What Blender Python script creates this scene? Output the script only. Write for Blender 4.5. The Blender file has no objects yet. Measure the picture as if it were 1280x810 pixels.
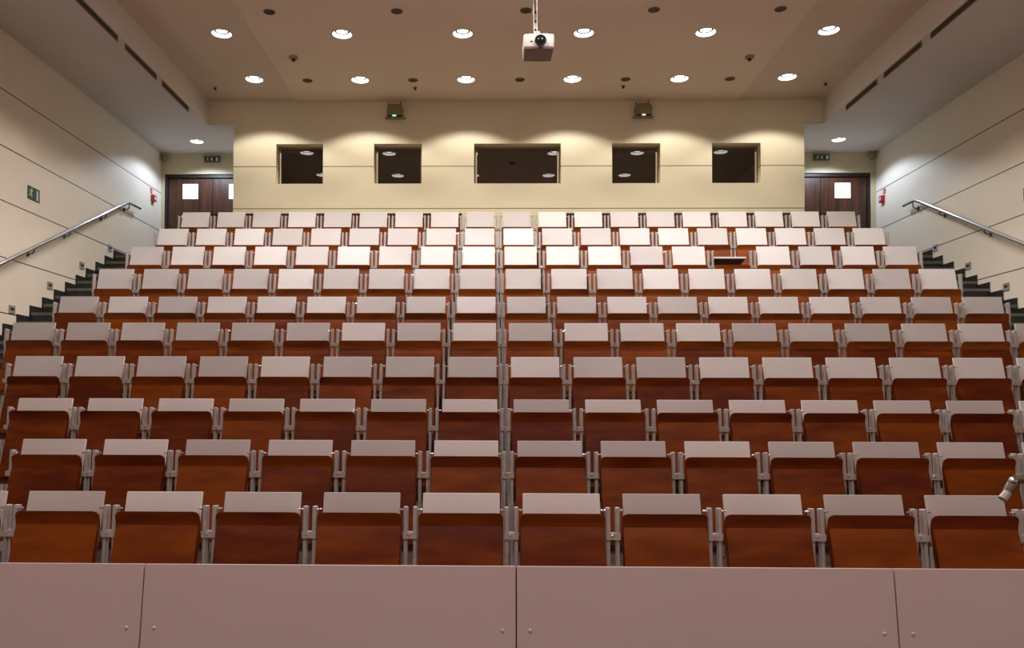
import bpy, bmesh, math, random
from mathutils import Vector, Matrix
random.seed(7)
S = 1.15            # survey units -> metres
Z0 = 1.53           # survey height of the camera above the hall floor
PI = math.pi
COL = bpy.context.scene.collection


def W(x, y, z):
    """survey coordinates (camera height = 0) -> world metres"""
    return Vector((x * S, y * S, (z + Z0) * S))


# ------------------------------------------------------------------ materials
def mat(name, col=(.5, .5, .5), rough=.5, metal=0., emit=None, strength=0., spec=.5):
    m = bpy.data.materials.new(name)
    m.use_nodes = True
    b = m.node_tree.nodes['Principled BSDF']
    b.inputs['Base Color'].default_value = (*col, 1)
    b.inputs['Roughness'].default_value = rough
    b.inputs['Metallic'].default_value = metal
    b.inputs['Specular IOR Level'].default_value = spec
    if emit:
        b.inputs['Emission Color'].default_value = (*emit, 1)
        b.inputs['Emission Strength'].default_value = strength
    return m


def noisy(m, c0, c1, scale=3., detail=4., stretch=(1, 1, 1), coord='Object', rnd=0., grooves=None, gcol=(.05, .035, .02), bump=0.):
    """two-tone noise colour, optional per-object variation, optional level grooves at world heights"""
    nt = m.node_tree
    N, L = nt.nodes, nt.links
    b = N['Principled BSDF']
    tc = N.new('ShaderNodeTexCoord')
    mp = N.new('ShaderNodeMapping')
    mp.inputs['Scale'].default_value = stretch
    L.new(tc.outputs[coord], mp.inputs['Vector'])
    nz = N.new('ShaderNodeTexNoise')
    nz.inputs['Scale'].default_value = scale
    nz.inputs['Detail'].default_value = detail
    if rnd:
        nz.noise_dimensions = '4D'
    L.new(mp.outputs[0], nz.inputs['Vector'])
    rp = N.new('ShaderNodeValToRGB')
    rp.color_ramp.elements[0].position = .3
    rp.color_ramp.elements[1].position = .7
    rp.color_ramp.elements[0].color = (*c0, 1)
    rp.color_ramp.elements[1].color = (*c1, 1)
    fac = nz.outputs['Fac']
    if rnd:
        oi = N.new('ShaderNodeObjectInfo')
        mu = N.new('ShaderNodeMath'); mu.operation = 'MULTIPLY'; mu.inputs[1].default_value = 50
        L.new(oi.outputs['Random'], mu.inputs[0])
        L.new(mu.outputs[0], nz.inputs['W'])
        sub = N.new('ShaderNodeMath'); sub.operation = 'SUBTRACT'; sub.inputs[1].default_value = .5
        L.new(oi.outputs['Random'], sub.inputs[0])
        ma = N.new('ShaderNodeMath'); ma.operation = 'MULTIPLY_ADD'; ma.inputs[1].default_value = rnd
        L.new(sub.outputs[0], ma.inputs[0])
        L.new(fac, ma.inputs[2])
        fac = ma.outputs[0]
    L.new(fac, rp.inputs['Fac'])
    out = rp.outputs['Color']
    if grooves:
        ge = N.new('ShaderNodeNewGeometry')
        sx = N.new('ShaderNodeSeparateXYZ')
        L.new(ge.outputs['Position'], sx.inputs[0])
        acc = None
        for z in grooves:
            c = N.new('ShaderNodeMath'); c.operation = 'COMPARE'
            c.inputs[1].default_value = (z + Z0) * S
            c.inputs[2].default_value = .0075
            L.new(sx.outputs['Z'], c.inputs[0])
            if acc is None:
                acc = c.outputs[0]
            else:
                mx = N.new('ShaderNodeMath'); mx.operation = 'MAXIMUM'
                L.new(acc, mx.inputs[0]); L.new(c.outputs[0], mx.inputs[1])
                acc = mx.outputs[0]
        mixc = N.new('ShaderNodeMix'); mixc.data_type = 'RGBA'
        mixc.inputs['B'].default_value = (*gcol, 1)
        L.new(acc, mixc.inputs['Factor']); L.new(out, mixc.inputs['A'])
        out = mixc.outputs['Result']
    L.new(out, b.inputs['Base Color'])
    if bump:
        bp = N.new('ShaderNodeBump'); bp.inputs['Strength'].default_value = bump; bp.inputs['Distance'].default_value = .01
        L.new(nz.outputs['Fac'], bp.inputs['Height']); L.new(bp.outputs[0], b.inputs['Normal'])
    return m


GROOVES = [3.765, 3.10, 2.455, 1.79, 1.135, .48, -.175]
M = {}
M['wall'] = noisy(mat('cream_panel', rough=.55), (.84, .755, .63), (.88, .80, .68), 1.2, grooves=GROOVES)
M['wall_back'] = noisy(mat('cream_back_panel', rough=.5), (.86, .785, .575), (.89, .82, .61), 1.2, grooves=[3.80, 3.138], gcol=(.22, .15, .07))
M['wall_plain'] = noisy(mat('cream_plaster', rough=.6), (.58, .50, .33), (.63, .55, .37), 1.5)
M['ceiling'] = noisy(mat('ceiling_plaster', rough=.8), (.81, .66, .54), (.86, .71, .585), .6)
M['ceiling_side'] = noisy(mat('ceiling_plaster_shaded', rough=.8), (.71, .585, .475), (.76, .63, .52), .6)  # same plaster, the dimmer light on the sides put into its colour
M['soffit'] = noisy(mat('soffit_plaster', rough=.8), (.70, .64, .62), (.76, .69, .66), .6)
M['floor'] = noisy(mat('dark_floor', rough=.6), (.020, .015, .012), (.032, .024, .018), 6)
M['riser'] = noisy(mat('dark_riser_board', rough=.6), (.035, .012, .006), (.055, .018, .008), 3)
M['stair'] = noisy(mat('dark_stone_step', rough=.5), (.018, .020, .018), (.034, .037, .033), 9)
M['nosing'] = noisy(mat('grey_step_nosing', rough=.4), (.11, .11, .10), (.16, .16, .14), 12)
M['skirt'] = noisy(mat('dark_skirting', rough=.5), (.012, .014, .013), (.024, .026, .024), 8)
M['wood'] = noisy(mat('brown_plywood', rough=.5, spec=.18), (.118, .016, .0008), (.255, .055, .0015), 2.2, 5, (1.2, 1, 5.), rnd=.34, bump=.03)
M['wood_shaded'] = noisy(mat('brown_plywood_shaded', rough=.5, spec=.15), (.098, .0115, .0008), (.205, .041, .0014), 2.2, 5, (1.2, 1, 5.), rnd=.30, bump=.03)  # backrest plywood with the front-row shade put into its colour
M['wood_lit'] = noisy(mat('brown_plywood_lit', rough=.5, spec=.18), (.16, .030, .003), (.32, .085, .007), 2.2, 5, (1.2, 1, 5.), rnd=.28, bump=.03)  # same backrest plywood, stronger light on the upper rows put into its colour
M['tablet'] = noisy(mat('pale_laminate', rough=.45), (.62, .585, .58), (.85, .82, .81), .6, 2, rnd=.8)
M['tablet_dark'] = noisy(mat('dark_laminate', rough=.5), (.10, .08, .05), (.13, .105, .066), 3)
M['steel'] = noisy(mat('grey_aluminium', rough=.45, metal=.25), (.46, .42, .40), (.56, .52, .50), 14)
M['dull_steel'] = noisy(mat('dull_grey_metal', rough=.35, metal=.5), (.24, .20, .17), (.30, .26, .22), 14)
M['screw'] = noisy(mat('pale_screw', rough=.3, metal=.3), (.80, .76, .72), (.88, .84, .80), 14)
M['chrome'] = noisy(mat('bright_steel', rough=.18, metal=1.), (.75, .74, .72), (.85, .84, .82), 10)
M['panel'] = noisy(mat('pinkish_grey_laminate', rough=.5), (.72, .575, .58), (.76, .61, .62), .9)
M['white_plastic'] = noisy(mat('white_plastic', rough=.4), (.74, .66, .61), (.80, .72, .67), 4)
M['under_plastic'] = noisy(mat('brown_grey_plastic', rough=.6), (.17, .115, .09), (.20, .135, .105), 6)
M['black'] = noisy(mat('black_plastic', rough=.25), (.006, .006, .006), (.012, .011, .010), 8)
M['dark_hole'] = noisy(mat('dark_slot', rough=.8), (.018, .012, .008), (.03, .02, .012), 20)
M['olive'] = noisy(mat('olive_grey_plastic', rough=.5), (.25, .215, .13), (.30, .26, .16), 8)
M['grey_disc'] = noisy(mat('brown_grey_disc', rough=.7), (.15, .105, .07), (.19, .135, .09), 10)
M['disc_face'] = noisy(mat('dim_brown_disc', rough=.8), (.075, .05, .033), (.105, .072, .048), 10)
M['detector'] = noisy(mat('taupe_plastic', rough=.6), (.36, .29, .22), (.42, .34, .27), 10)
M['door'] = noisy(mat('dark_walnut', rough=.4), (.026, .008, .003), (.105, .034, .013), 3.5, 5, (6, 6, .35))
M['door_frame'] = noisy(mat('dark_door_frame', rough=.45), (.010, .005, .004), (.020, .011, .008), 6)
M['green'] = noisy(mat('sign_green', rough=.45), (.007, .05, .016), (.010, .065, .02), 9)
M['sign_white'] = mat('sign_white', (.62, .72, .62), .5)
M['sign_case'] = noisy(mat('sign_casing', rough=.4), (.10, .095, .075), (.14, .13, .10), 8)
M['red'] = noisy(mat('alarm_red', rough=.4), (.42, .012, .025), (.52, .018, .035), 8)
M['win_frame'] = noisy(mat('window_reveal', rough=.5), (.34, .25, .13), (.40, .30, .17), 4)
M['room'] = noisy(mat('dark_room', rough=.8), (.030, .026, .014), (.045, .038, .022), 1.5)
M['curtain'] = noisy(mat('pale_frame', rough=.5), (.55, .48, .38), (.6, .53, .43), 5)
M['lamp_glass'] = mat('lamp_diffuser', (.9, .9, .9), .4, emit=(1., .95, .90), strength=5)
M['lamp_bowl'] = mat('lamp_reflector', (.9, .88, .85), .4, emit=(1., .95, .91), strength=2.4)
M['lamp_trim'] = noisy(mat('lamp_trim', rough=.4), (.55, .50, .46), (.62, .57, .53), 10)
M['lamp_line'] = mat('lamp_seam', (.012, .011, .010), .8, spec=.05)
M['cool_glass'] = mat('cool_diffuser', (.9, .9, .9), .4, emit=(.93, .96, 1.), strength=3.2)
M['pane_lit'] = mat('lit_pane', (.8, .85, .9), .2, emit=(.86, .95, 1.), strength=1.9)
M['led_green'] = mat('green_led', (.1, .5, .3), .3, emit=(.45, 1., .55), strength=1.1)
M['led_warm'] = mat('pale_led', (.5, .5, .3), .3, emit=(1., .95, .55), strength=.9)
M['plate_steel'] = noisy(mat('dull_steel_plate', rough=.4, metal=.2), (.34, .31, .27), (.42, .39, .34), 12)
M['steel_highlight'] = mat('steel_blue_highlight', (.45, .52, .72), .3, metal=.3)  # bluish highlight on the topmost step lights, put into the steel colour
g = bpy.data.materials.new('window_glass'); g.use_nodes = True
nt = g.node_tree; nt.nodes.clear()
o_ = nt.nodes.new('ShaderNodeOutputMaterial'); mx_ = nt.nodes.new('ShaderNodeMixShader')
tr_ = nt.nodes.new('ShaderNodeBsdfTransparent'); tr_.inputs[0].default_value = (.40, .36, .27, 1)
gl_ = nt.nodes.new('ShaderNodeBsdfGlossy'); gl_.inputs['Roughness'].default_value = .01
gl_.inputs[0].default_value = (.95, .95, .95, 1)
mx_.inputs[0].default_value = .14
nt.links.new(tr_.outputs[0], mx_.inputs[1]); nt.links.new(gl_.outputs[0], mx_.inputs[2]); nt.links.new(mx_.outputs[0], o_.inputs[0])
M['glass'] = g


# ------------------------------------------------------------------ mesh builder
class MB:
    """collects shapes in survey units and links them as ONE mesh object"""

    def __init__(self, world=False):
        self.bm = bmesh.new()
        self.world = world

    def box(self, x0, x1, y0, y1, z0, z1, bevel=0., rot=None, pivot=None, seg=2):
        b = bmesh.new()
        bmesh.ops.create_cube(b, size=1)
        for v in b.verts:
            v.co = Vector(((x0 + x1) / 2 + v.co.x * (x1 - x0), (y0 + y1) / 2 + v.co.y * (y1 - y0), (z0 + z1) / 2 + v.co.z * (z1 - z0)))
        if bevel:
            bmesh.ops.bevel(b, geom=list(b.edges), offset=bevel, segments=seg, profile=.5, affect='EDGES')
        return self._add(b, rot, pivot)

    def _add(self, b, rot=None, pivot=None):
        if rot is not None:
            p = Vector(pivot or (0, 0, 0))
            for v in b.verts:
                v.co = rot @ (v.co - p) + p
        me = bpy.data.meshes.new('tmp')
        b.to_mesh(me); b.free()
        self.bm.from_mesh(me)
        bpy.data.meshes.remove(me)
        return self

    def cyl(self, p0, p1, r0, r1=None, n=20, caps=True):
        p0, p1 = Vector(p0), Vector(p1)
        d = p1 - p0
        b = bmesh.new()
        bmesh.ops.create_cone(b, cap_ends=caps, segments=n, radius1=r0, radius2=r0 if r1 is None else r1, depth=d.length)
        q = Vector((0, 0, 1)).rotation_difference(d.normalized()).to_matrix()
        for v in b.verts:
            v.co = q @ v.co + (p0 + p1) / 2
        return self._add(b)

    def ball(self, c, r, sc=(1, 1, 1), u=16, v=10):
        b = bmesh.new()
        bmesh.ops.create_uvsphere(b, u_segments=u, v_segments=v, radius=r)
        for k in b.verts:
            k.co = Vector((k.co.x * sc[0], k.co.y * sc[1], k.co.z * sc[2])) + Vector(c)
        return self._add(b)

    def lathe(self, c, prof, n=32):
        """prof: (radius, z) pairs, spun round the vertical through c"""
        b = bmesh.new()
        rings = []
        for r, z in prof:
            rings.append([b.verts.new((c[0] + r * math.cos(2 * PI * i / n), c[1] + r * math.sin(2 * PI * i / n), c[2] + z)) for i in range(n)] if r > 1e-6
                         else [b.verts.new((c[0], c[1], c[2] + z))])
        for a, d in zip(rings, rings[1:]):
            for i in range(n):
                j = (i + 1) % n
                if len(a) == 1 and len(d) == 1: continue
                if len(a) == 1: b.faces.new((a[0], d[i], d[j]))
                elif len(d) == 1: b.faces.new((a[i], a[j], d[0]))
                else: b.faces.new((a[i], a[j], d[j], d[i]))
        return self._add(b)

    def tube(self, pts, r, n=14):
        pts = [Vector(p) for p in pts]
        b = bmesh.new()
        rings = []
        side = None
        for i, p in enumerate(pts):
            t = (pts[min(i + 1, len(pts) - 1)] - pts[max(i - 1, 0)]).normalized()
            if side is None:
                side = t.cross(Vector((0, 0, 1)))
                if side.length < 1e-4: side = t.cross(Vector((1, 0, 0)))
            side = (side - t * side.dot(t)).normalized()
            up = side.cross(t)
            rr = r[i] if isinstance(r, (list, tuple)) else r
            rings.append([b.verts.new(p + (side * math.cos(2 * PI * k / n) + up * math.sin(2 * PI * k / n)) * rr) for k in range(n)])
        for a, d in zip(rings, rings[1:]):
            for k in range(n):
                b.faces.new((a[k], a[(k + 1) % n], d[(k + 1) % n], d[k]))
        b.faces.new(rings[0][::-1]); b.faces.new(rings[-1])
        return self._add(b)

    def prism(self, poly, axis, a0, a1):
        """poly: 2-D outline; axis 'x': poly=(y,z); 'y': poly=(x,z); 'z': poly=(x,y)"""
        def P(p, a):
            return {'x': (a, p[0], p[1]), 'y': (p[0], a, p[1]), 'z': (p[0], p[1], a)}[axis]
        b = bmesh.new()
        A = [b.verts.new(P(p, a0)) for p in poly]
        B = [b.verts.new(P(p, a1)) for p in poly]
        n = len(poly)
        b.faces.new(A); b.faces.new(B[::-1])
        for i in range(n):
            b.faces.new((A[i], B[i], B[(i + 1) % n], A[(i + 1) % n]))
        bmesh.ops.recalc_face_normals(b, faces=list(b.faces))
        return self._add(b)

    def quad(self, *pts):
        b = bmesh.new()
        b.faces.new([b.verts.new(p) for p in pts])
        return self._add(b)

    def cell(self, x0, x1, y0, y1, z, hole=None, n=32):
        """a horizontal rectangle facing down, with an optional round hole (cx, cy, r)"""
        if not hole:
            return self.quad((x0, y0, z), (x0, y1, z), (x1, y1, z), (x1, y0, z))
        cx, cy, r = hole
        angs = sorted(set([2 * PI * i / n for i in range(n)] + [math.atan2(y - cy, x - cx) % (2 * PI) for x in (x0, x1) for y in (y0, y1)]))
        def rim(a):
            c, s = math.cos(a), math.sin(a)
            t = min(((x1 - cx) / c if c > 1e-9 else (x0 - cx) / c if c < -1e-9 else 1e9), ((y1 - cy) / s if s > 1e-9 else (y0 - cy) / s if s < -1e-9 else 1e9))
            return (cx + c * t, cy + s * t, z)
        b = bmesh.new()
        I = [b.verts.new((cx + r * math.cos(a), cy + r * math.sin(a), z)) for a in angs]
        O = [b.verts.new(rim(a)) for a in angs]
        k = len(angs)
        for i in range(k):
            j = (i + 1) % k
            b.faces.new((I[i], I[j], O[j], O[i]))
        return self._add(b)

    def build(self, name, m, parent=None, smooth=False):
        for v in self.bm.verts:
            c = v.co.copy()
            v.co = W(*c) if self.world else c * S
        me = bpy.data.meshes.new(name)
        self.bm.to_mesh(me); self.bm.free()
        me.materials.append(m)
        if smooth:
            for p in me.polygons: p.use_smooth = True
            me.set_sharp_from_angle(angle=math.radians(38))
        o = bpy.data.objects.new(name, me)
        COL.objects.link(o)
        o.parent = parent
        return o


def tag(o, label=None, cat=None, group=None, kind=None):
    if label: o['label'] = label
    if cat: o['category'] = cat
    if group: o['group'] = group
    if kind: o['kind'] = kind
    return o


def thing(name, label, cat, loc, rotz=0., group=None):
    o = bpy.data.objects.new(name, None)
    o.empty_display_size = .1
    COL.objects.link(o)
    o.location = W(*loc); o.rotation_euler = (0, 0, rotz)
    return tag(o, label, cat, group)


def holder(name):
    o = bpy.data.objects.new(name, None); COL.objects.link(o)
    o['kind'] = 'structure'
    return o


def struct(name, mb, m, parent=None):
    o = mb.build(name, m, parent)
    if parent is None: o['kind'] = 'structure'
    return o


def copy_tree(o, parent=None):
    c = o.copy(); COL.objects.link(c)
    if parent is not None: c.parent = parent
    for ch in list(o.children): copy_tree(ch, c)
    return c


# ------------------------------------------------------------------ survey of the hall
PITCH, DEPTH, Y1 = .52, .85, 4.352
H = [-.435, -.192, .0776, .4425, .8145, 1.178, 1.614, 2.040, 2.455, 2.8835]       # tablet tops
BT = [-.524, -.281, -.0115, .2726, .643, 1.000, 1.374, 1.797, 2.215, 2.645]       # backrest tops
F = [-1.53] + [h - .84 for h in H]                                              # row floors, F[10] behind the last row
YR = [Y1 + DEPTH * k for k in range(10)]
XL, XR = -5.86, 6.50
ROWL, ROWR = -4.72, 5.24
YW, YD = 12.80, 14.25
ZC, ZS = 4.82, 4.46
SOL, SOR = -4.545, 5.03
BXL, BXR = -4.14, 4.73
LAND = 2.343
YF = -2.6

# ------------------------------------------------------------------ room shell
m = MB(True); m.box(XL, XR, YF, Y1 - .76, F[0] - .2, F[0]); struct('floor', m, M['floor'])
m = MB(True)
for k in range(10):
    y0 = YR[k] - .76
    m.box(ROWL, ROWR, y0, y0 + DEPTH + .02, F[0] - .2, F[k])
m.box(ROWL, ROWR, YR[9] + .09, 12.25, F[0] - .2, F[10])
m.box(ROWL, ROWR, 12.25, YW + .02, F[0] - .2, LAND)
struct('floor_terraces', m, M['riser'])

for side, x0, x1 in (('left', XL, XL - .15), ('right', XR, XR + .15)):
    m = MB(True); m.box(min(x0, x1), max(x0, x1), YF, YD + .3, F[0] - .2, 5.0)
    struct('wall_' + side, m, M['wall'])
m = MB(True); m.box(XL - .15, XR + .15, YF - .15, YF, F[0] - .2, 5.0); struct('wall_front', m, M['wall_plain'])

WIN = [(-3.467, -2.734), (-1.937, -1.190), (-.376, .973), (1.766, 2.513), (3.311, 4.059)]
WZ0, WZ1 = 3.529, 4.153
m = MB(True)
xs = [BXL] + [v for w in WIN for v in w] + [BXR]
T = .20                                              # wall thickness
for i in range(0, len(xs) - 1, 2):                   # piers between the windows
    m.box(xs[i], xs[i + 1], YW, YW + T, WZ0, WZ1)
m.box(BXL, BXR, YW, YW + T, 2.0, WZ0)
m.box(BXL, BXR, YW, YW + T, WZ1, ZS + .006)
m.box(SOL, SOR, YW, YW + .05, ZS + .006, ZC + .06)
m.box(BXL, BXL + T, YW + T, YD, 2.0, ZS + .02)
m.box(BXR - T, BXR, YW + T, YD, 2.0, ZS + .02)
struct('wall_back', m, M['wall_back'])
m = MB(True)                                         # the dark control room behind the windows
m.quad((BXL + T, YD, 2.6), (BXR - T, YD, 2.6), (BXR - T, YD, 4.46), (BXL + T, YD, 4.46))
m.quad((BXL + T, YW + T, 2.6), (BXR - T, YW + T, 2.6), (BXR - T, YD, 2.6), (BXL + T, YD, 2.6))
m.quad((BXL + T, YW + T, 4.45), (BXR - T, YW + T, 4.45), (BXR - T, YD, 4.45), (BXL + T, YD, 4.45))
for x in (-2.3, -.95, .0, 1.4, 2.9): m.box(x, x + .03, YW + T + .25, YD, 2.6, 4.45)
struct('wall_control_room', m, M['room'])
for i, (a, b) in enumerate(WIN):
    h = holder('window_%d' % (i + 1))
    m = MB(True)
    t = .028; y0, y1 = YW + .145, YW + .185
    m.box(a, a + t, y0, y1, WZ0, WZ1); m.box(b - t, b, y0, y1, WZ0, WZ1)
    m.box(a, b, y0, y1, WZ1 - t, WZ1); m.box(a, b, y0, y1, WZ0, WZ0 + .012)
    m.build('window_frame', M['win_frame'], h)
    m = MB(True); m.box(a + .01, b - .01, YW + .16, YW + .168, WZ0 + .005, WZ1 - .01)
    m.build('pane', M['glass'], h)
    m = MB(True)
    if i <= 2: m.box(a + .030, a + .044, YW + .125, YW + .15, WZ0, WZ1 - .1)
    if i >= 2: m.box(b - .044, b - .030, YW + .125, YW + .15, WZ0, WZ1 - .1)
    m.build('pale_edge_strip', M['curtain'], h)

# door walls and doors
for side, x0, x1, fx0, fx1 in (('left', XL, BXL, -5.80, BXL), ('right', BXR, XR, BXR, 6.41)):
    m = MB(True)
    m.box(x0, x1, YD, YD + .15, 4.104, ZS + .02)
    if side == 'left': m.box(x0, fx0, YD, YD + .15, 2.0, 4.104)
    else: m.box(fx1, x1, YD, YD + .15, 2.0, 4.104)
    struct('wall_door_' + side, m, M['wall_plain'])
    d = holder('door_1' if side == 'left' else 'door_2')
    m = MB(True)
    m.box(fx0, fx1, YD + .02, YD + .12, 4.045, 4.104)
    m.box(fx0, fx0 + .05, YD + .02, YD + .12, LAND, 4.05)
    m.box(fx1 - .05, fx1, YD + .02, YD + .12, LAND, 4.05)
    m.build('door_frame', M['door_frame'], d)
    mid = (fx0 + fx1) / 2
    for a, b in ((fx0 + .052, mid - .004), (mid + .004, fx1 - .052)):
        c = (a + b) / 2
        if side == 'left': p0 = -5.500 if a < mid - .1 else -4.690
        else: p0 = 5.816 if a > mid - .01 else 5.02
        p1 = p0 + .272
        m = MB(True)
        y0, y1 = YD + .05, YD + .10
        m.box(a, p0, y0, y1, LAND + .01, 4.042); m.box(p1, b, y0, y1, LAND + .01, 4.042)
        m.box(p0, p1, y0, y1, LAND + .01, 3.680); m.box(p0, p1, y0, y1, 3.945, 4.042)
        lf = m.build('door_leaf', M['door'], d)
        m = MB(True); m.box(p0, p1, y0 + .015, y0 + .03, 3.680, 3.945); m.build('pane', M['pane_lit'], lf)
        m = MB(True)
        hx = p0 + .035
        m.cyl((hx, y0, 3.365), (hx, y0 - .02, 3.365), .042, n=20)
        m.cyl((hx, y0 - .02, 3.365), (hx, y0 - .06, 3.365), .016)
        m.box(hx, hx + .16, y0 - .07, y0 - .05, 3.352, 3.378, .006)
        m.cyl((hx, y0, 3.215), (hx, y0 - .03, 3.215), .024, n=16)
        m.build('handle', M['chrome'], lf, True)

# ceiling: cells with a round opening for every downlight
LX = [-3.58, -2.025, -.478, 1.070, 2.620, 4.175]
LY = [11.96, 10.49, 9.03, 7.57]
RH = .124
gx = [SOL, -3.155, -1.30, .296, 1.80, 3.71, SOR]
gy = [YW + .02, 11.22, 9.76, 8.30, 6.85]
mc, msd = MB(True), MB(True)
for j, cy in enumerate(LY):
    for i, cx in enumerate(LX):
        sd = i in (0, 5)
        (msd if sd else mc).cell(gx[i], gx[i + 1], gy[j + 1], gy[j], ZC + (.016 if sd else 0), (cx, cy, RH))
mc.quad((gx[1], YF, ZC), (gx[1], gy[-1], ZC), (gx[5], gy[-1], ZC), (gx[5], YF, ZC))
for a, b in ((gx[0], gx[1]), (gx[5], gx[6])):
    msd.quad((a, YF, ZC + .016), (a, gy[-1], ZC + .016), (b, gy[-1], ZC + .016), (b, YF, ZC + .016))
for x in (gx[1], gx[5]):
    mc.quad((x, YF, ZC), (x, gy[0], ZC), (x, gy[0], ZC + .016), (x, YF, ZC + .016))
struct('ceiling', mc, M['ceiling'])
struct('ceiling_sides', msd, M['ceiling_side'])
m = MB(True); m.box(XL - .1, XR + .1, YF - .1, YD + .3, ZC + .22, ZC + .3); struct('ceiling_slab', m, M['ceiling'])
SL = {'left': (-5.008, 13.602), 'right': (5.595, 13.602)}
for side in ('left', 'right'):
    m = MB(True)
    if side == 'left': a, b, e, f_ = XL, SOL, XL, BXL
    else: a, b, e, f_ = SOR, XR, BXR, XR
    m.quad((a, YF, ZS), (a, YW, ZS), (b, YW, ZS), (b, YF, ZS))
    m.cell(e, f_, YW, YD, ZS, (SL[side][0], SL[side][1], .105))
    x = SOL if side == 'left' else SOR
    m.quad((x, YF, ZS), (x, YW, ZS), (x, YW, ZC + .05), (x, YF, ZC + .05))
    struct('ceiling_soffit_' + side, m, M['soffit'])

# ------------------------------------------------------------------ stairs on both sides
steps = [(12.464 - .28333 * i, LAND - .1425 * i) for i in range(12)]
y, z = steps[-1]
for i in range(9): y -= .28333; z -= .1225; steps.append((y, z))
while z - .13 > F[0] + .04: y -= .425; z -= .13; steps.append((y, z))
for side, x0, x1 in (('left', XL, ROWL - .02), ('right', ROWR + .02, XR)):
    st = holder('stairs_' + side)
    m = MB(True)
    e = (XL, BXL) if side == 'left' else (BXR, XR)
    m.box(x0, x1, 12.464, YW, F[0] - .2, LAND); m.box(e[0], e[1], YW, YD + .14, F[0] - .2, LAND)
    m.build('landing', M['stair'], st)
    ns = None
    for i, (yy, zz) in enumerate(steps):
        y1 = steps[i - 1][0] if i else 12.70
        if i:
            m = MB(True); m.box(x0, x1, yy, y1, zz - .25, zz); s_ = m.build('step', M['stair'], st)
        else: s_ = st
        m = MB(True); m.box(x0 + .03, x1 - .01, yy - .010, yy + .03, zz - .036, zz + .001); m.build('nosing', M['nosing'], s_)
    m = MB(True)
    for i, (yy, zz) in enumerate(steps):
        y1 = steps[i - 1][0] if i else 12.74
        xa, xb = (XL, XL + .014) if side == 'left' else (XR - .014, XR)
        m.box(xa, xb, yy, y1, zz - .25, zz + .09)
    xa, xb = (XL, XL + .014) if side == 'left' else (XR - .014, XR)
    m.box(xa, xb, 12.74, YD, LAND - .05, LAND + .09)
    struct('baseboard_' + side, m, M['skirt'])

# ------------------------------------------------------------------ tip-up seats
GB = .0


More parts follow.
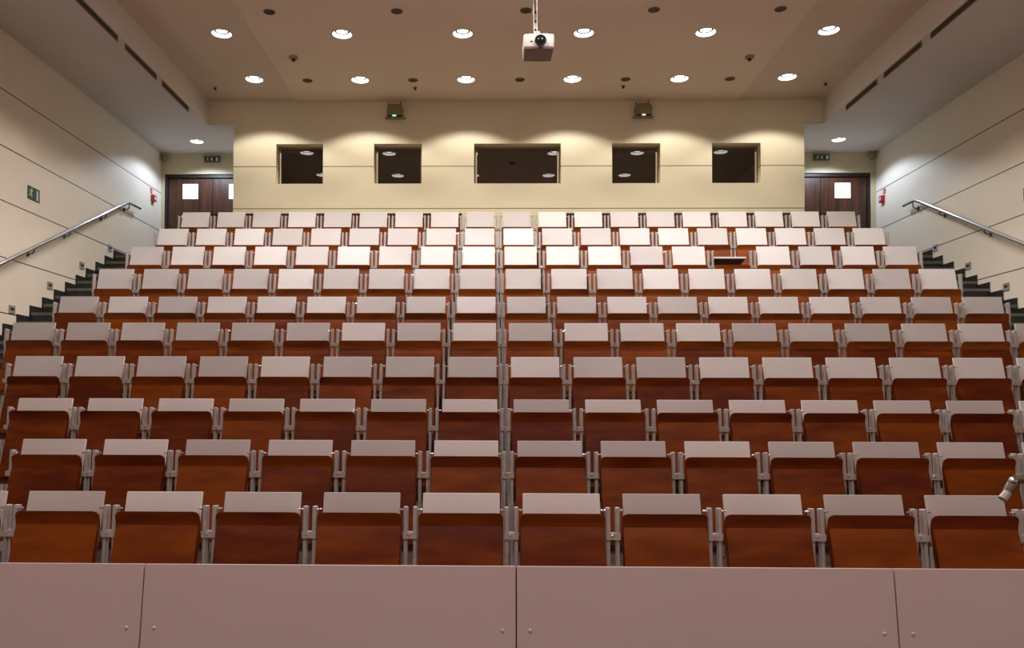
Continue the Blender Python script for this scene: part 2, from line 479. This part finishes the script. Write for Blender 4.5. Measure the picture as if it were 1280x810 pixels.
def seat_parts(root, k, jl, jr, open_tablet=False):
    """parts of one seat of row k, in the seat's own coordinates (origin on the row floor under the tablet top)"""
    h = H[k] - F[k]; bt = BT[k] - F[k]
    low = .265 if k >= 6 else .205
    # backrest: curved plywood sheet with rounded upper corners
    def sheet(prof, hw, th, rc):
        b = bmesh.new()
        nx = 12
        rows = []
        ztop = prof[-1][1]
        for (yy, zz) in prof:
            inset = 0.
            dz = ztop - zz
            if dz < rc: inset = rc - math.sqrt(max(0, rc * rc - (rc - dz) ** 2))
            w_ = hw - inset
            rows.append([b.verts.new((w_ * (2 * i / nx - 1), yy, zz)) for i in range(nx + 1)])
        fs = []
        for a, c in zip(rows, rows[1:]):
            for i in range(nx): fs.append(b.faces.new((a[i], a[i + 1], c[i + 1], c[i])))
        r = bmesh.ops.extrude_face_region(b, geom=fs)
        for v in [e_ for e_ in r['geom'] if isinstance(e_, bmesh.types.BMVert)]: v.co.y += th
        bmesh.ops.recalc_face_normals(b, faces=list(b.faces))
        mm = MB(); mm._add(b)
        return mm
    yb = -.103
    prof = []
    for t in (0, .1, .25, .4, .55, .68, .78, .86, .91, .94, .96, .975, .985, .993, 1.):
        zz = bt - .52 + .52 * t
        d = bt - zz
        prof.append((yb - .020 * max(0, 1 - d / .07) - .10 * max(0, d - .06) / .46 - .02 * (max(0, d - .06) / .46) ** 2, zz))
    sheet(prof, .217, .012, .028).build('backrest', M['wood_shaded'] if k < 4 else M['wood_lit'], root, True)
    prof = []
    st = bt - .066
    for t in (0, .12, .3, .5, .7, .82, .9, .95, .975, .99, 1.):
        zz = st - .40 + .40 * t
        d = st - zz
        prof.append((yb - .014 - .13 * d / .40 + .013 * max(0, 1 - d / .07) ** 2, zz))
    sheet(prof, .212, .014, .018).build('seat', M['wood'], root, True)
    # tablet, folded upright and leaning back
    m = MB()
    if not open_tablet:
        L_ = .29
        rot = Matrix.Rotation(-math.radians(16), 3, 'X')
        m.box(-.2005, .2005, -.016, 0, h - L_, h, .004, rot, (0, 0, h))
        tb = m.build('tablet', M['tablet'], root)
    else:
        rot = Matrix.Rotation(math.radians(-10.5), 3, 'X')
        m.box(-.2005, .2005, 0, .25, h - .142, h - .128, .004, rot, (0, 0, h - .135))
        tb = m.build('tablet', M['tablet_dark'], root)
        tb['label'] = 'tablet folded down flat showing its dark underside'
        m = MB(); m.box(-.2005, .2005, -.004, .003, h - .146, h - .122, .002, rot, (0, 0, h - .135))
        m.build('edge_strip', M['tablet'], tb)
    # posts: a fork arm above the bracket, a slimmer leg below it
    lean = math.radians(5)
    pt, pb = h - .062, h - low
    for s in (-1, 1):
        m = MB()
        rot = Matrix.Rotation(-lean, 3, 'X')
        x = s * .2355
        def at(zz): return -.058 - (pt - zz) * math.tan(lean)
        m.box(x - .0115, x + .0115, at(pt) - .026, at(pt) + .024, pb - .03, pt, .006, rot, (0, at(pt), pt))
        pv = (0, at(pt), pt)
        m.box(x - .0095, x + .0095, at(pt) - .018, at(pt) + .02, .02 - .01, pb - .028, .003, rot, pv)
        m.build('post', M['steel'], root)
        m = MB()
        x0 = s * .2005; x1 = s * .226
        m.cyl((x0, at(pt) - .010, pt - .016), (x1, at(pt) - .010, pt - .016), 0.0055, n=12)
        m.ball((s * .2125, at(pt) - .018, pt - .016), .006, u=10, v=6)
        m.build('hinge', M['chrome'], root, True)
    yy = -.058 - (pt - pb) * math.tan(lean)
    for s in ((-1,) if jl else ()) + ((1,) if jr else ()):
        m = MB()
        m.box(min(s * .2235, s * .2597), max(s * .2235, s * .2597), yy - .034, yy + .018, pb - .018, pb + .014)
        br = m.build('bracket', M['steel'], root)
        if s > 0:
            m = MB(); m.ball((.2525, yy - .034, pb + .002), .0075, (1, .6, 1), 12, 8); m.build('bolt', M['chrome'], br, True)


ORD = ['zeroth', 'first', 'second', 'third', 'fourth', 'fifth', 'sixth', 'seventh', 'eighth', 'ninth', 'tenth', 'eleventh', 'twelfth',
       'thirteenth', 'fourteenth', 'fifteenth', 'sixteenth', 'seventeenth', 'eighteenth', 'nineteenth']
ROWN = ['front row', 'second row from the front', 'third row from the front', 'fourth row from the front', 'fifth row from the front',
        'sixth row from the front', 'fifth row from the back', 'fourth row from the back', 'third row from the back', 'topmost back row']
ROWN[6:] = ['seventh row from the front', 'third row from the back', 'second row from the back', 'topmost back row']
# seats of each row that the photograph reaches: index of the leftmost and rightmost seat counted from the centre gap
EXT = [(-6, 5), (-6, 6), (-7, 7), (-8, 8), (-9, 9), (-9, 9), (-9, 9), (-9, 9), (-9, 9), (-9, 9)]
GRP = 'tip-up seats in the lecture rows'
for k in range(10):
    lo, hi = EXT[k]
    js = [j + .5 for j in range(lo, hi + 1)]
    proto = {}
    for n, j in enumerate(js):
        last = (j == 9.5)
        op = (k == 7 and j == 5.5)
        loc = (j * PITCH, YR[k], F[k])
        if op:
            lab = 'brown plywood seat with dark writing tablet folded down, in the %s' % ROWN[k]
        elif n == 0:
            lab = 'brown plywood tip-up seat with pale tablet, leftmost one of the %s' % ROWN[k]
        elif n == len(js) - 1:
            lab = 'brown plywood tip-up seat with pale tablet, rightmost one of the %s' % ROWN[k]
        else:
            lab = 'brown plywood seat with pale tablet, %s from left in the %s' % (ORD[n + 1], ROWN[k])
        key = (last, op, n == 0)
        if key not in proto:
            t = thing('tip_up_seat', lab, 'seat', loc, 0, GRP)
            seat_parts(t, k, j != lo + .5 or lo > -9, not last, op)
            proto[key] = t
        else:
            t = copy_tree(proto[key])
            t.location = W(*loc)
            t['label'] = lab

# low wooden screens on the landing behind the topmost row
for x0, x1, lab in ((-4.55, -.545, 'low brown wooden screen behind the left half of the back row'), (.635, 5.05, 'low brown wooden screen behind the right half of the back row')):
    t = thing('wooden_screen', lab, 'screen', ((x0 + x1) / 2, 12.42, LAND), 0, 'low wooden screens')
    hw = (x1 - x0) / 2
    m = MB(); m.box(-hw, hw, 0, .025, .06, 2.965 - LAND, .004); m.build('board', M['wood_shaded'], t)
    m = MB()
    m.box(-hw, hw, -.012, .037, 2.965 - LAND - .022, 2.965 - LAND + .006, .003); m.build('top_rail', M['riser'], t)
    for s in (-.9, 0, .9):
        m = MB(); m.box(s * hw - .03, s * hw + .03, -.03, .055, 0, .07, .004); m.build('foot', M['steel'], t)

# ------------------------------------------------------------------ front modesty panels
PYT, PZT = 3.48, -.650
tilt = math.radians(8)
PL = ['pinkish grey front panel, leftmost of the four along the bottom edge',
      'pinkish grey front panel, wide one left of the centre seam',
      'pinkish grey front panel, wide one right of the centre seam',
      'pinkish grey front panel, rightmost of the four along the bottom edge']
for i in range(4):
    x0, x1 = -3.13 + 1.565 * i, -3.13 + 1.565 * (i + 1)
    t = thing('front_panel', PL[i], 'panel', ((x0 + x1) / 2, PYT, F[0]), 0, 'front panels before the first row')
    hz = PZT - F[0]
    hw = .7825 - .0025
    rot = Matrix.Rotation(-tilt, 3, 'X')
    m = MB(); m.box(-hw, hw, 0, .018, .02, hz, .003, rot, (0, 0, hz)); m.build('board', M['panel'], t)
    for s in (-1, 1):
        for dz in (-.262, -.75):
            m = MB()
            p = rot @ Vector((s * (hw - .055), 0, dz)) + Vector((0, 0, hz))
            m.ball((p.x, p.y - .001, p.z), .0085, (1, .6, 1), 12, 8)
            m.build('screw', M['screw'], t, True)
    if i:
        m = MB(); m.box(-hw - .02, -hw + .02, .019, .03, .02, hz - .012, 0, rot, (0, 0, hz)); m.build('dark_gap_strip', M['black'], t)  # unseen black strip added behind the seam to keep the gap dark
    for s in (-1, 1):
        m = MB(); m.box(s * .6 - .02, s * .6 + .02, -.08, .05, 0, .03); m.box(s * .6 - .015, s * .6 + .015, -.085, .0, .02, .5, 0, Matrix.Rotation(-tilt, 3, 'X'), (0, 0, .9)); m.build('foot', M['steel'], t)

# ------------------------------------------------------------------ downlights
def spot(loc, power, col, angle, blend=.12, rad=.05):
    l = bpy.data.lights.new('lamp_light', 'SPOT')
    l.energy = power; l.color = col; l.spot_size = math.radians(angle); l.spot_blend = blend; l.shadow_soft_size = rad
    o = bpy.data.objects.new('lamp_light', l); COL.objects.link(o); o.location = W(*loc)
    return o


def downlight(loc, r, lab, group, glass):
    t = thing('downlight', lab, 'ceiling light', loc, 0, group)
    MB().lathe((0, 0, 0), [(r - .002, .006), (r + .002, -.004), (r + .010, -.005), (r + .013, .0), (r + .004, .002)]).build('trim', M['lamp_trim'], t, True)
    MB().lathe((0, 0, 0), [(r - .001, .001), (r - .012, .020), (r - .030, .036)]).build('reflector', M['lamp_bowl'], t, True)
    MB().lathe((0, 0, 0), [(r - .028, .035), (r - .052, .032), (r - .052, .042)]).build('seam_ring', M['lamp_line'], t)
    MB().lathe((0, 0, 0), [(r - .051, .038), (0, .034)]).build('diffuser', glass, t, True)
    return t


WARM = (1., .915, .80)
PALE = (1., .92, .88)
FRONT_FILL = (1., .82, .81)
POW = {0: 80, 1: 88, 2: 128, 3: 130}
SIDE = .85
cname = ['leftmost', 'second from left', 'third from left', 'third from right', 'second from right', 'rightmost']
proto = None
rown = ['of the row nearest the back wall', 'of the bright row further from the wall', 'of the row above the middle seats', 'of the row above the projector']
for jy, cy in enumerate(LY):
    for i, cx in enumerate(LX):
        side = i in (0, 5)
        zc = ZC + (.016 if side else 0)
        if jy < 3:
            lab = 'round recessed ceiling light, %s %s' % (cname[i], rown[jy])
            if proto is None:
                t = proto = downlight((cx, cy, zc), RH, lab, 'round recessed ceiling lights', M['lamp_glass'])
            else:
                t = copy_tree(proto); t.location = W(cx, cy, zc); t['label'] = lab
        else:
            t = copy_tree(proto); t.location = W(cx, cy, zc); t['label'] = 'round recessed ceiling light, %s %s' % (cname[i], rown[jy])
        spot((cx, cy, ZC - .012), POW[jy] * (SIDE if side and jy else 1), WARM if jy < 2 else PALE, 125, .25)
for cy, pw in ((6.1, 48), (4.6, 26), (3.1, 16), (1.6, 60), (.1, 95), (-1.4, 105)):      # unseen spots without fittings, added above the frame to brighten the front
    for cx in (-2.6, -.8, 1.2, 3.0):
        spot((cx, cy, ZC - .012), pw, FRONT_FILL, 140, .3)
for side in ('left', 'right'):
    x, y = SL[side]
    downlight((x, y, ZS), .105, 'round recessed light in the low soffit above the %s door' % side, 'soffit lights', M['cool_glass'])
    spot((x, y, ZS - .012), 100, (.68, .80, 1.), 140, .3)

# unlit round fittings, sprinklers, detectors
proto = None
DX = [-2.80, -1.253, .306, 1.841, 3.354]
for jy, cy in enumerate((11.967, 9.88)):
    for i, cx in enumerate(DX):
        lab = 'dark unlit round ceiling fitting, %s of the %s row' % (['leftmost', 'second from left', 'middle', 'second from right', 'rightmost'][i], ['back', 'front'][jy])
        if proto is None:
            t = proto = thing('unlit_downlight', lab, 'ceiling light', (cx, cy, ZC), 0, 'dark unlit ceiling fittings')
            MB().lathe((0, 0, 0), [(.058, -.003), (.063, -.008), (.070, -.006), (.073, 0)]).build('trim', M['grey_disc'], t, True)
            MB().lathe((0, 0, 0), [(.06, -.004), (.04, -.0025), (0, -.002)]).build('diffuser', M['disc_face'], t, True)
        else:
            t = copy_tree(proto); t.location = W(cx, cy, ZC); t['label'] = lab
proto = None
for x, y, lab in ((-2.809, 11.155, 'small taupe smoke detector on the ceiling left of the second light row'), (3.398, 11.21, 'small taupe smoke detector on the ceiling right of the second light row')):
    if proto is None:
        t = proto = thing('smoke_detector', lab, 'detector', (x, y, ZC), 0, 'smoke detectors')
        MB().lathe((0, 0, 0), [(.062, 0), (.062, -.018), (.05, -.03), (.0, -.034)]).build('housing', M['detector'], t, True)
        MB().lathe((0, 0, 0), [(.026, -.030), (.024, -.052), (.012, -.064), (0, -.066)]).build('sensor_cap', M['dark_hole'], t, True)
    else:
        t = copy_tree(proto); t.location = W(x, y, ZC); t['label'] = lab
proto = None
for x, y, zc, w in ((-1.245, 12.235, ZC, 'below the second dark fitting from left'), (1.845, 12.205, ZC, 'below the second dark fitting from right'), (-4.252, 12.25, ZC + .016, 'in the far left ceiling corner'), (4.811, 12.176, ZC + .016, 'in the far right ceiling corner')):
    lab = 'tiny dark sprinkler head on the ceiling %s' % w
    if proto is None:
        t = proto = thing('sprinkler', lab, 'sprinkler', (x, y, zc + .003), 0, 'sprinkler heads')
        MB().lathe((0, 0, 0), [(.038, 0), (.036, -.006), (.016, -.010), (0, -.010)]).build('plate', M['detector'], t, True)
        MB().lathe((0, 0, 0), [(.012, -.008), (.012, -.03), (.024, -.034), (.024, -.038), (0, -.04)], 16).build('nozzle', M['dark_hole'], t, True)
    else:
        t = copy_tree(proto); t.location = W(x, y, zc + .003); t['label'] = lab

# ------------------------------------------------------------------ air vents on the soffit faces
VL = [(8.66, 9.642), (9.835, 10.782), (10.969, 11.935)]
VR = [(8.76, 9.676), (9.874, 10.827), (11.017, 11.983)]
vn = ['nearest', 'middle', 'furthest']
for side, X, V, rz in (('left', SOL, VL, PI / 2), ('right', SOR, VR, -PI / 2)):
    for i, (a, b) in enumerate(V):
        t = thing('air_vent', 'long dark slotted air vent on the %s soffit face, %s of three' % (side, ['nearest the viewer', 'the middle one', 'furthest back'][i]), 'vent', (X, (a + b) / 2, 4.39), rz, 'slotted air vents')
        hl = (b - a) / 2
        m = MB(); fz = .042
        m.box(-hl, hl, -.012, -.001, fz - .007, fz); m.box(-hl, hl, -.012, -.001, -fz, -fz + .007)
        m.box(-hl, -hl + .008, -.012, -.001, -fz, fz); m.box(hl - .008, hl, -.012, -.001, -fz, fz)
        m.build('frame', M['detector'], t)
        m = MB(); m.box(-hl + .005, hl - .005, -.004, -.001, -fz + .004, fz - .004); m.build('dark_back', M['dark_hole'], t)
        m = MB()
        for q in (-.014, .012): m.box(-hl + .006, hl - .006, -.010, -.005, q - .003, q + .003)
        m.build('grille', M['grey_disc'], t)

# ------------------------------------------------------------------ projector and its mount
px0, px1, py0, py1, pz0, pz1 = .225, .540, 8.50, 8.83, 3.752, 3.905
cx, cyy, cz = (px0 + px1) / 2, (py0 + py1) / 2, pz0
t = thing('projector', 'white projector hanging upside down from a ceiling pole', 'projector', (cx, cyy, cz))
hw, hd, hh = .1575, .165, .153
m = MB(); m.box(-hw, hw, -hd, hd, .008, hh, .018, seg=3); m.build('body', M['white_plastic'], t, True)
m = MB()
m.prism([(-hw + .006, -hd + .006), (hw - .006, -hd + .006), (hw - .014, hd - .01), (.0, hd), (-hw + .014, hd - .01)], 'z', -.001, .010); m.build('underside', M['under_plastic'], t)
m = MB(); m.box(-.105, .105, -hd + .03, hd - .03, hh - .002, hh + .016, .006); m.build('top_plate', M['white_plastic'], t)
lx, lz = .016, .074
m = MB(); m.cyl((lx, -hd - .018, lz), (lx, -hd + .02, lz), .062, .062, 28); lens = m.build('lens_ring', M['chrome'], t, True)
m = MB(); m.cyl((lx, -hd - .030, lz), (lx, -hd, lz), .054, .056, 28); lb = m.build('lens_barrel', M['black'], lens, True)
m = MB(); m.ball((lx, -hd - .028, lz), .034, (1, .35, 1)); m.build('lens', M['black'], lens, True)
m = MB(); m.box(-.09, -.066, -hd - .003, -hd + .004, .062, .076, .002); m.build('infrared_window', M['black'], t)
m = MB(); m.box(.10, .112, -hd - .003, -hd + .004, .018, .034, .002); m.build('button', M['sign_white'], t)
t = thing('ceiling_mount', 'white ceiling pole with clamp screws carrying the projector', 'mount', (.365, cyy - .06, cz))
hy = cz
m = MB(); m.cyl((-.012, 0, hh + .05), (-.026, 0, ZC - cz), .0215, n=18); m.build('pole', M['white_plastic'], t, True)
m = MB(); m.cyl((.008, 0, hh + .014), (.008, 0, hh + .05), .034, .026, n=18); m.ball((.008, -.01, hh + .045), .03, (1, 1, .7)); m.build('swivel', M['white_plastic'], t, True)
m = MB(); m.lathe((-.026, 0, ZC - cz), [(.0, -.03), (.06, -.03), (.075, 0)]); m.build('ceiling_plate', M['white_plastic'], t, True)
for dz in (.075, .165, .26):
    m = MB(); m.cyl((-.014, -.028, hh + dz), (-.014, -.012, hh + dz), .012, n=10); m.build('clamp_screw', M['dark_hole'], t)

# ------------------------------------------------------------------ signs
def disc(cx, cz, r, n=14): return [(cx + r * math.cos(2 * PI * i / n), cz + r * math.sin(2 * PI * i / n)) for i in range(n)]


def running_man(m, ox, oz, s, y0, y1):
    """white escaping figure about 1.0 s tall"""
    m.prism(disc(ox + .10 * s, oz + .42 * s, .085 * s), 'y', y0, y1)
    def limb(a, b, w):
        a, b = Vector(a), Vector(b); d = (b - a).normalized(); n = Vector((-d.y, d.x)) * w
        m.prism([tuple(Vector((ox, oz)) + s * v) for v in (a + n, b + n, b - n, a - n)], 'y', y0, y1)
    limb((.06, .32), (-.06, -.02), .085)
    limb((.05, .30), (.26, .20), .040); limb((.26, .22), (.34, .32), .035)
    limb((.0, .28), (-.20, .24), .040); limb((-.20, .26), (-.27, .10), .035)
    limb((-.04, .0), (.16, -.14), .055); limb((.15, -.10), (.10, -.40), .045)
    limb((-.06, .0), (-.14, -.24), .055); limb((-.13, -.20), (-.38, -.30), .045)


def exit_box(name, lab, loc, w, h, rotz=0.):
    t = thing(name, lab, 'sign', loc, rotz, 'exit signs over the doors')
    m = MB(); m.box(-w / 2, w / 2, .0, .045, -h / 2, h / 2, .004); m.box(-w / 2 - .008, w / 2 + .006, -.004, .05, h / 2 - .004, h / 2 + .012, .003)
    m.build('casing', M['sign_case'], t)
    m = MB(); m.box(-w / 2 + .008, w / 2 - .008, -.004, .002, -h / 2 + .006, h / 2 - .008); m.build('green_face', M['green'], t)
    m = MB(); y0, y1 = -.006, -.0035
    running_man(m, -w * .27, -.002, h * .74, y0, y1)
    m.prism([(-.010, h * .30), (.010, h * .30), (.010, -h * .05), (.026, -h * .05), (0, -h * .32), (-.026, -h * .05), (-.010, -h * .05)], 'y', y0, y1)
    m.prism([(w * .27, h * .30), (w * .40, h * .30), (w * .40, -h * .34), (w * .27, -h * .34)], 'y', y0, y1)
    m.build('pictogram', M['sign_white'], t)


exit_box('exit_sign', 'green running figure exit sign above the left door', (-4.955, YD - .06, 4.345), .27, .095)
exit_box('exit_sign', 'green running figure exit sign above the right door', (5.553, YD - .06, 4.352), .27, .095)


def wall_sign(lab, loc, rotz, flip=1):
    t = thing('exit_sign', lab, 'sign', loc, rotz, 'green wall signs')
    w, h = .27, .165
    m = MB(); m.box(-w / 2, w / 2, -.006, 0, -h / 2, h / 2, .001); m.build('green_face', M['green'], t)
    m = MB(); running_man(m, -w * .24 * flip, .0, h * .78, -.008, -.0055)
    a, b = sorted((w * .22 * flip, w * .36 * flip))
    m.prism([(a, h * .36), (b, h * .36), (b, -h * .40), (a, -h * .40)], 'y', -.008, -.0055)
    m.build('pictogram', M['sign_white'], t)


wall_sign('green running figure sign on the left wall above the handrail', (XL, 10.25, 2.70), PI / 2)
wall_sign('green running figure sign on the right wall at the frame edge', (XR, 10.20, 2.70), -PI / 2, -1)

for side, X, rz, y, s in (('left', XL, PI / 2, 13.83, 1), ('right', XR, -PI / 2, 13.95, -1)):
    t = thing('alarm_notice', 'narrow red notice above the call point on the %s wall' % side, 'sign', (X, y, 3.70), rz, 'red notices')
    m = MB(); m.box(-.045, .045, -.006, 0, -.042, .042, .002); m.build('plate', M['red'], t)
    m = MB(); m.box(-.028, .028, -.008, -.005, .0, .012); m.box(-.028, .028, -.008, -.005, -.022, -.012); m.build('mark', M['sign_white'], t)
    t = thing('fire_alarm_call_point', 'small red fire alarm call point on the %s wall by the door' % side, 'alarm', (X, y + .04, 3.58), rz, 'fire alarm call points')
    m = MB(); m.box(-.055, .055, -.06, .004, -.055, .055, .008); m.build('housing', M['red'], t, True)
    m = MB(); m.box(-.026, .026, -.063, -.058, -.028, .026, .002); m.build('glass', M['sign_white'], t)
    m = MB(); m.box(-.012, .012, -.03, 0, -.10, -.05, .004); m.build('conduit', M['detector'], t)

# motion sensors in the top corners of the door walls
for side, x, rz in (('left', XL + .07, .6), ('right', XR - .09, -.6)):
    t = thing('motion_sensor', 'small dull motion sensor high in the %s door corner' % side, 'sensor', (x, YD - .045, 4.38), rz, 'motion sensors')
    m = MB(); m.prism([(-.035, .055), (.035, .055), (.04, -.02), (.018, -.07), (-.018, -.07), (-.04, -.02)], 'y', -.045, .02); m.build('housing', M['olive'], t)
    m = MB(); m.ball((0, -.045, -.005), .024, (1, .5, 1.1)); m.build('lens', M['detector'], t, True)
    m = MB(); m.cyl((0, .0, .03), (0, .05, .05), .012, n=10); m.build('arm', M['olive'], t)

# boxes with a small lamp under the ceiling
for side, x, led, lab in (('left', -1.602, 'led_green', 'olive grey emergency light box with green lamp above the second window from left'),
                          ('right', 2.243, 'led_warm', 'olive grey emergency light box with pale lamp above the second window from right')):
    t = thing('emergency_light', lab, 'light', (x, YW, 4.545), 0, 'emergency light boxes')
    m = MB()
    m.prism([(-.125, .0), (.125, .0), (.130, .12), (.115, .185), (.07, .205), (-.07, .205), (-.115, .185), (-.130, .12)], 'y', -.085, .004)
    m.build('housing', M['olive'], t)
    m = MB(); m.box(-.155, .155, -.09, -.002, -.009, .003, .003); m.build('base_flange', M['olive'], t)
    m = MB(); m.box(-.11, .11, -.092, -.08, .006, .030, .002); m.build('lower_slot', M['dark_hole'], t)
    m = MB(); m.ball((-.01 if side == 'left' else .0, -.094, .020), .016, (2.2, .5, .8)); m.build('indicator_lamp', M[led], t, True)
    for q, top in ((-.105, .235), (.082, .262)):
        m = MB(); m.cyl((q, -.03, .12), (q, -.03, top), .010, n=10); m.build('suspension_rod', M['grey_disc'], t)

# ------------------------------------------------------------------ handrails
def handrail(side, X, s, pts, br):
    t = thing('handrail', 'round steel handrail climbing the %s wall beside the stairs' % side, 'handrail', (X, pts[0][0], pts[0][1]), 0, 'wall handrails')
    o = pts[0]
    off = s * .09
    P = [(off, y - o[0], z - o[1]) for y, z in pts]
    MB().tube(P, .026, 16).build('rail', M['rail'], t, True)
    for y, z in br:
        m = MB()
        yy, zz = y - o[0], z - o[1]
        m.cyl((0, yy, zz - .01), (s * .014, yy, zz - .01), .034, n=18)
        m.tube([(s * .01, yy, zz - .01), (s * .06, yy, zz - .005), (s * .084, yy, zz + .02), (off, yy, zz + .08)], [.011, .011, .011, .009], 10)
        m.build('bracket', M['chrome_dark'], t, True)


M['rail'] = noisy(mat('brushed_rail', rough=.25, metal=.9), (.62, .63, .66), (.72, .73, .76), 8)
M['chrome_dark'] = noisy(mat('dark_chrome', rough=.2, metal=.9), (.22, .21, .21), (.30, .29, .29), 10)
handrail('left', XL, 1, [(7.2, .640), (9.479, 1.702), (11.2, 2.505), (12.70, 3.205), (12.78, 3.230), (12.9, 3.238), (13.19, 3.245)],
         [(8.9, 1.36), (10.13, 1.935), (11.0, 2.34), (12.03, 2.82), (12.80, 3.135)])
handrail('right', XR, -1, [(7.2, .66), (10.31, 2.108), (11.5, 2.662), (12.72, 3.23), (12.80, 3.252), (12.9, 3.255), (13.14, 3.256)],
         [(9.9, 1.84), (11.02, 2.36), (12.10, 2.865), (12.85, 3.15)])

# step lights
for side, X, rz, pos in (('left', XL, PI / 2, [(9.816, 1.195), (10.66, 1.61), (11.495, 2.018), (12.34, 2.43)]),
                         ('right', XR, -PI / 2, [(9.86, 1.195), (10.70, 1.605), (11.54, 2.018), (12.378, 2.435)])):
    nm = ['lowest', 'second lowest', 'second highest', 'highest']
    for i, (y, z) in enumerate(pos):
        t = thing('step_light', 'square steel step light low on the %s wall, %s on the stairs' % (side, nm[i]), 'light', (X, y, z), rz, 'step lights')
        m = MB(); w = .062
        m.box(-w, w, -.012, 0, .018, w * .78, .002); m.box(-w, w, -.012, 0, -w * .78, -.014, .002)
        m.box(-w, -w + .024, -.012, 0, -.016, .02, .002); m.box(w - .024, w, -.012, 0, -.016, .02, .002)
        m.build('frame', M['plate_steel'] if i < 3 else M['steel_highlight'], t)
        m = MB(); m.box(-w + .02, w - .02, -.006, -.001, -.018, .022); m.build('slot', M['dark_hole'], t)

# bent rail end fixed to the top edge of the rightmost front panel, just inside the right edge of the view
t = thing('rail_post', 'grey metal rail end poking in at the right frame edge', 'handrail', (2.150, 3.462, PZT))
m = MB()
zb = -PZT
m.box(-.03, .03, -.012, .042, .001, .014, .004)
m.tube([(0, 0, .004), (0, 0, zb - .42), (0, 0, zb - .315), (-.013, 0, zb - .283), (-.049, 0, zb - .270), (-.092, 0, zb - .276)], .021, 14); m.build('post', M['dull_steel'], t, True)
m = MB(); m.ball((-.108, -.006, zb - .284), .018); m.build('knob', M['chrome'], t, True)
m = MB(); m.tube([(-.100, 0, zb - .290), (-.117, 0, zb - .314), (-.134, 0, zb - .341)], [.023, .021, .016], 12); arm = m.build('arm', M['dull_steel'], t, True)
m = MB(); m.tube([(-.128, -.004, zb - .331), (-.151, -.006, zb - .359)], [.017, .019], 12); m.build('cuff', M['steel'], arm, True)

# ------------------------------------------------------------------ camera and world
yaw, pitch, roll = -.01797166, .02270771, -.00303492
fwd = Vector((math.sin(yaw) * math.cos(pitch), math.cos(yaw) * math.cos(pitch), math.sin(pitch)))
right = Vector((math.cos(yaw), -math.sin(yaw), 0))
up = right.cross(fwd)
r2 = right * math.cos(roll) - up * math.sin(roll)
u2 = right * math.sin(roll) + up * math.cos(roll)
cam = bpy.data.cameras.new('camera')
cam.sensor_width = 36
cam.lens = 1035.188 / 1280 * 36
cam.shift_x = (640 - 594.51) / 1280
cam.shift_y = (489.54 - 405) / 1280
co = bpy.data.objects.new('camera', cam); COL.objects.link(co)
mt = Matrix((r2, u2, -fwd)).transposed().to_4x4()
mt.translation = W(-.1094, 0, 0)
co.matrix_world = mt
sc = bpy.context.scene
sc.camera = co
w = bpy.data.worlds.new('world'); sc.world = w
w.use_nodes = True
w.node_tree.nodes['Background'].inputs[0].default_value = (.02, .02, .022, 1)
sc.view_settings.view_transform = 'Standard'
sc.view_settings.look = 'None'
sc.view_settings.exposure = 0.
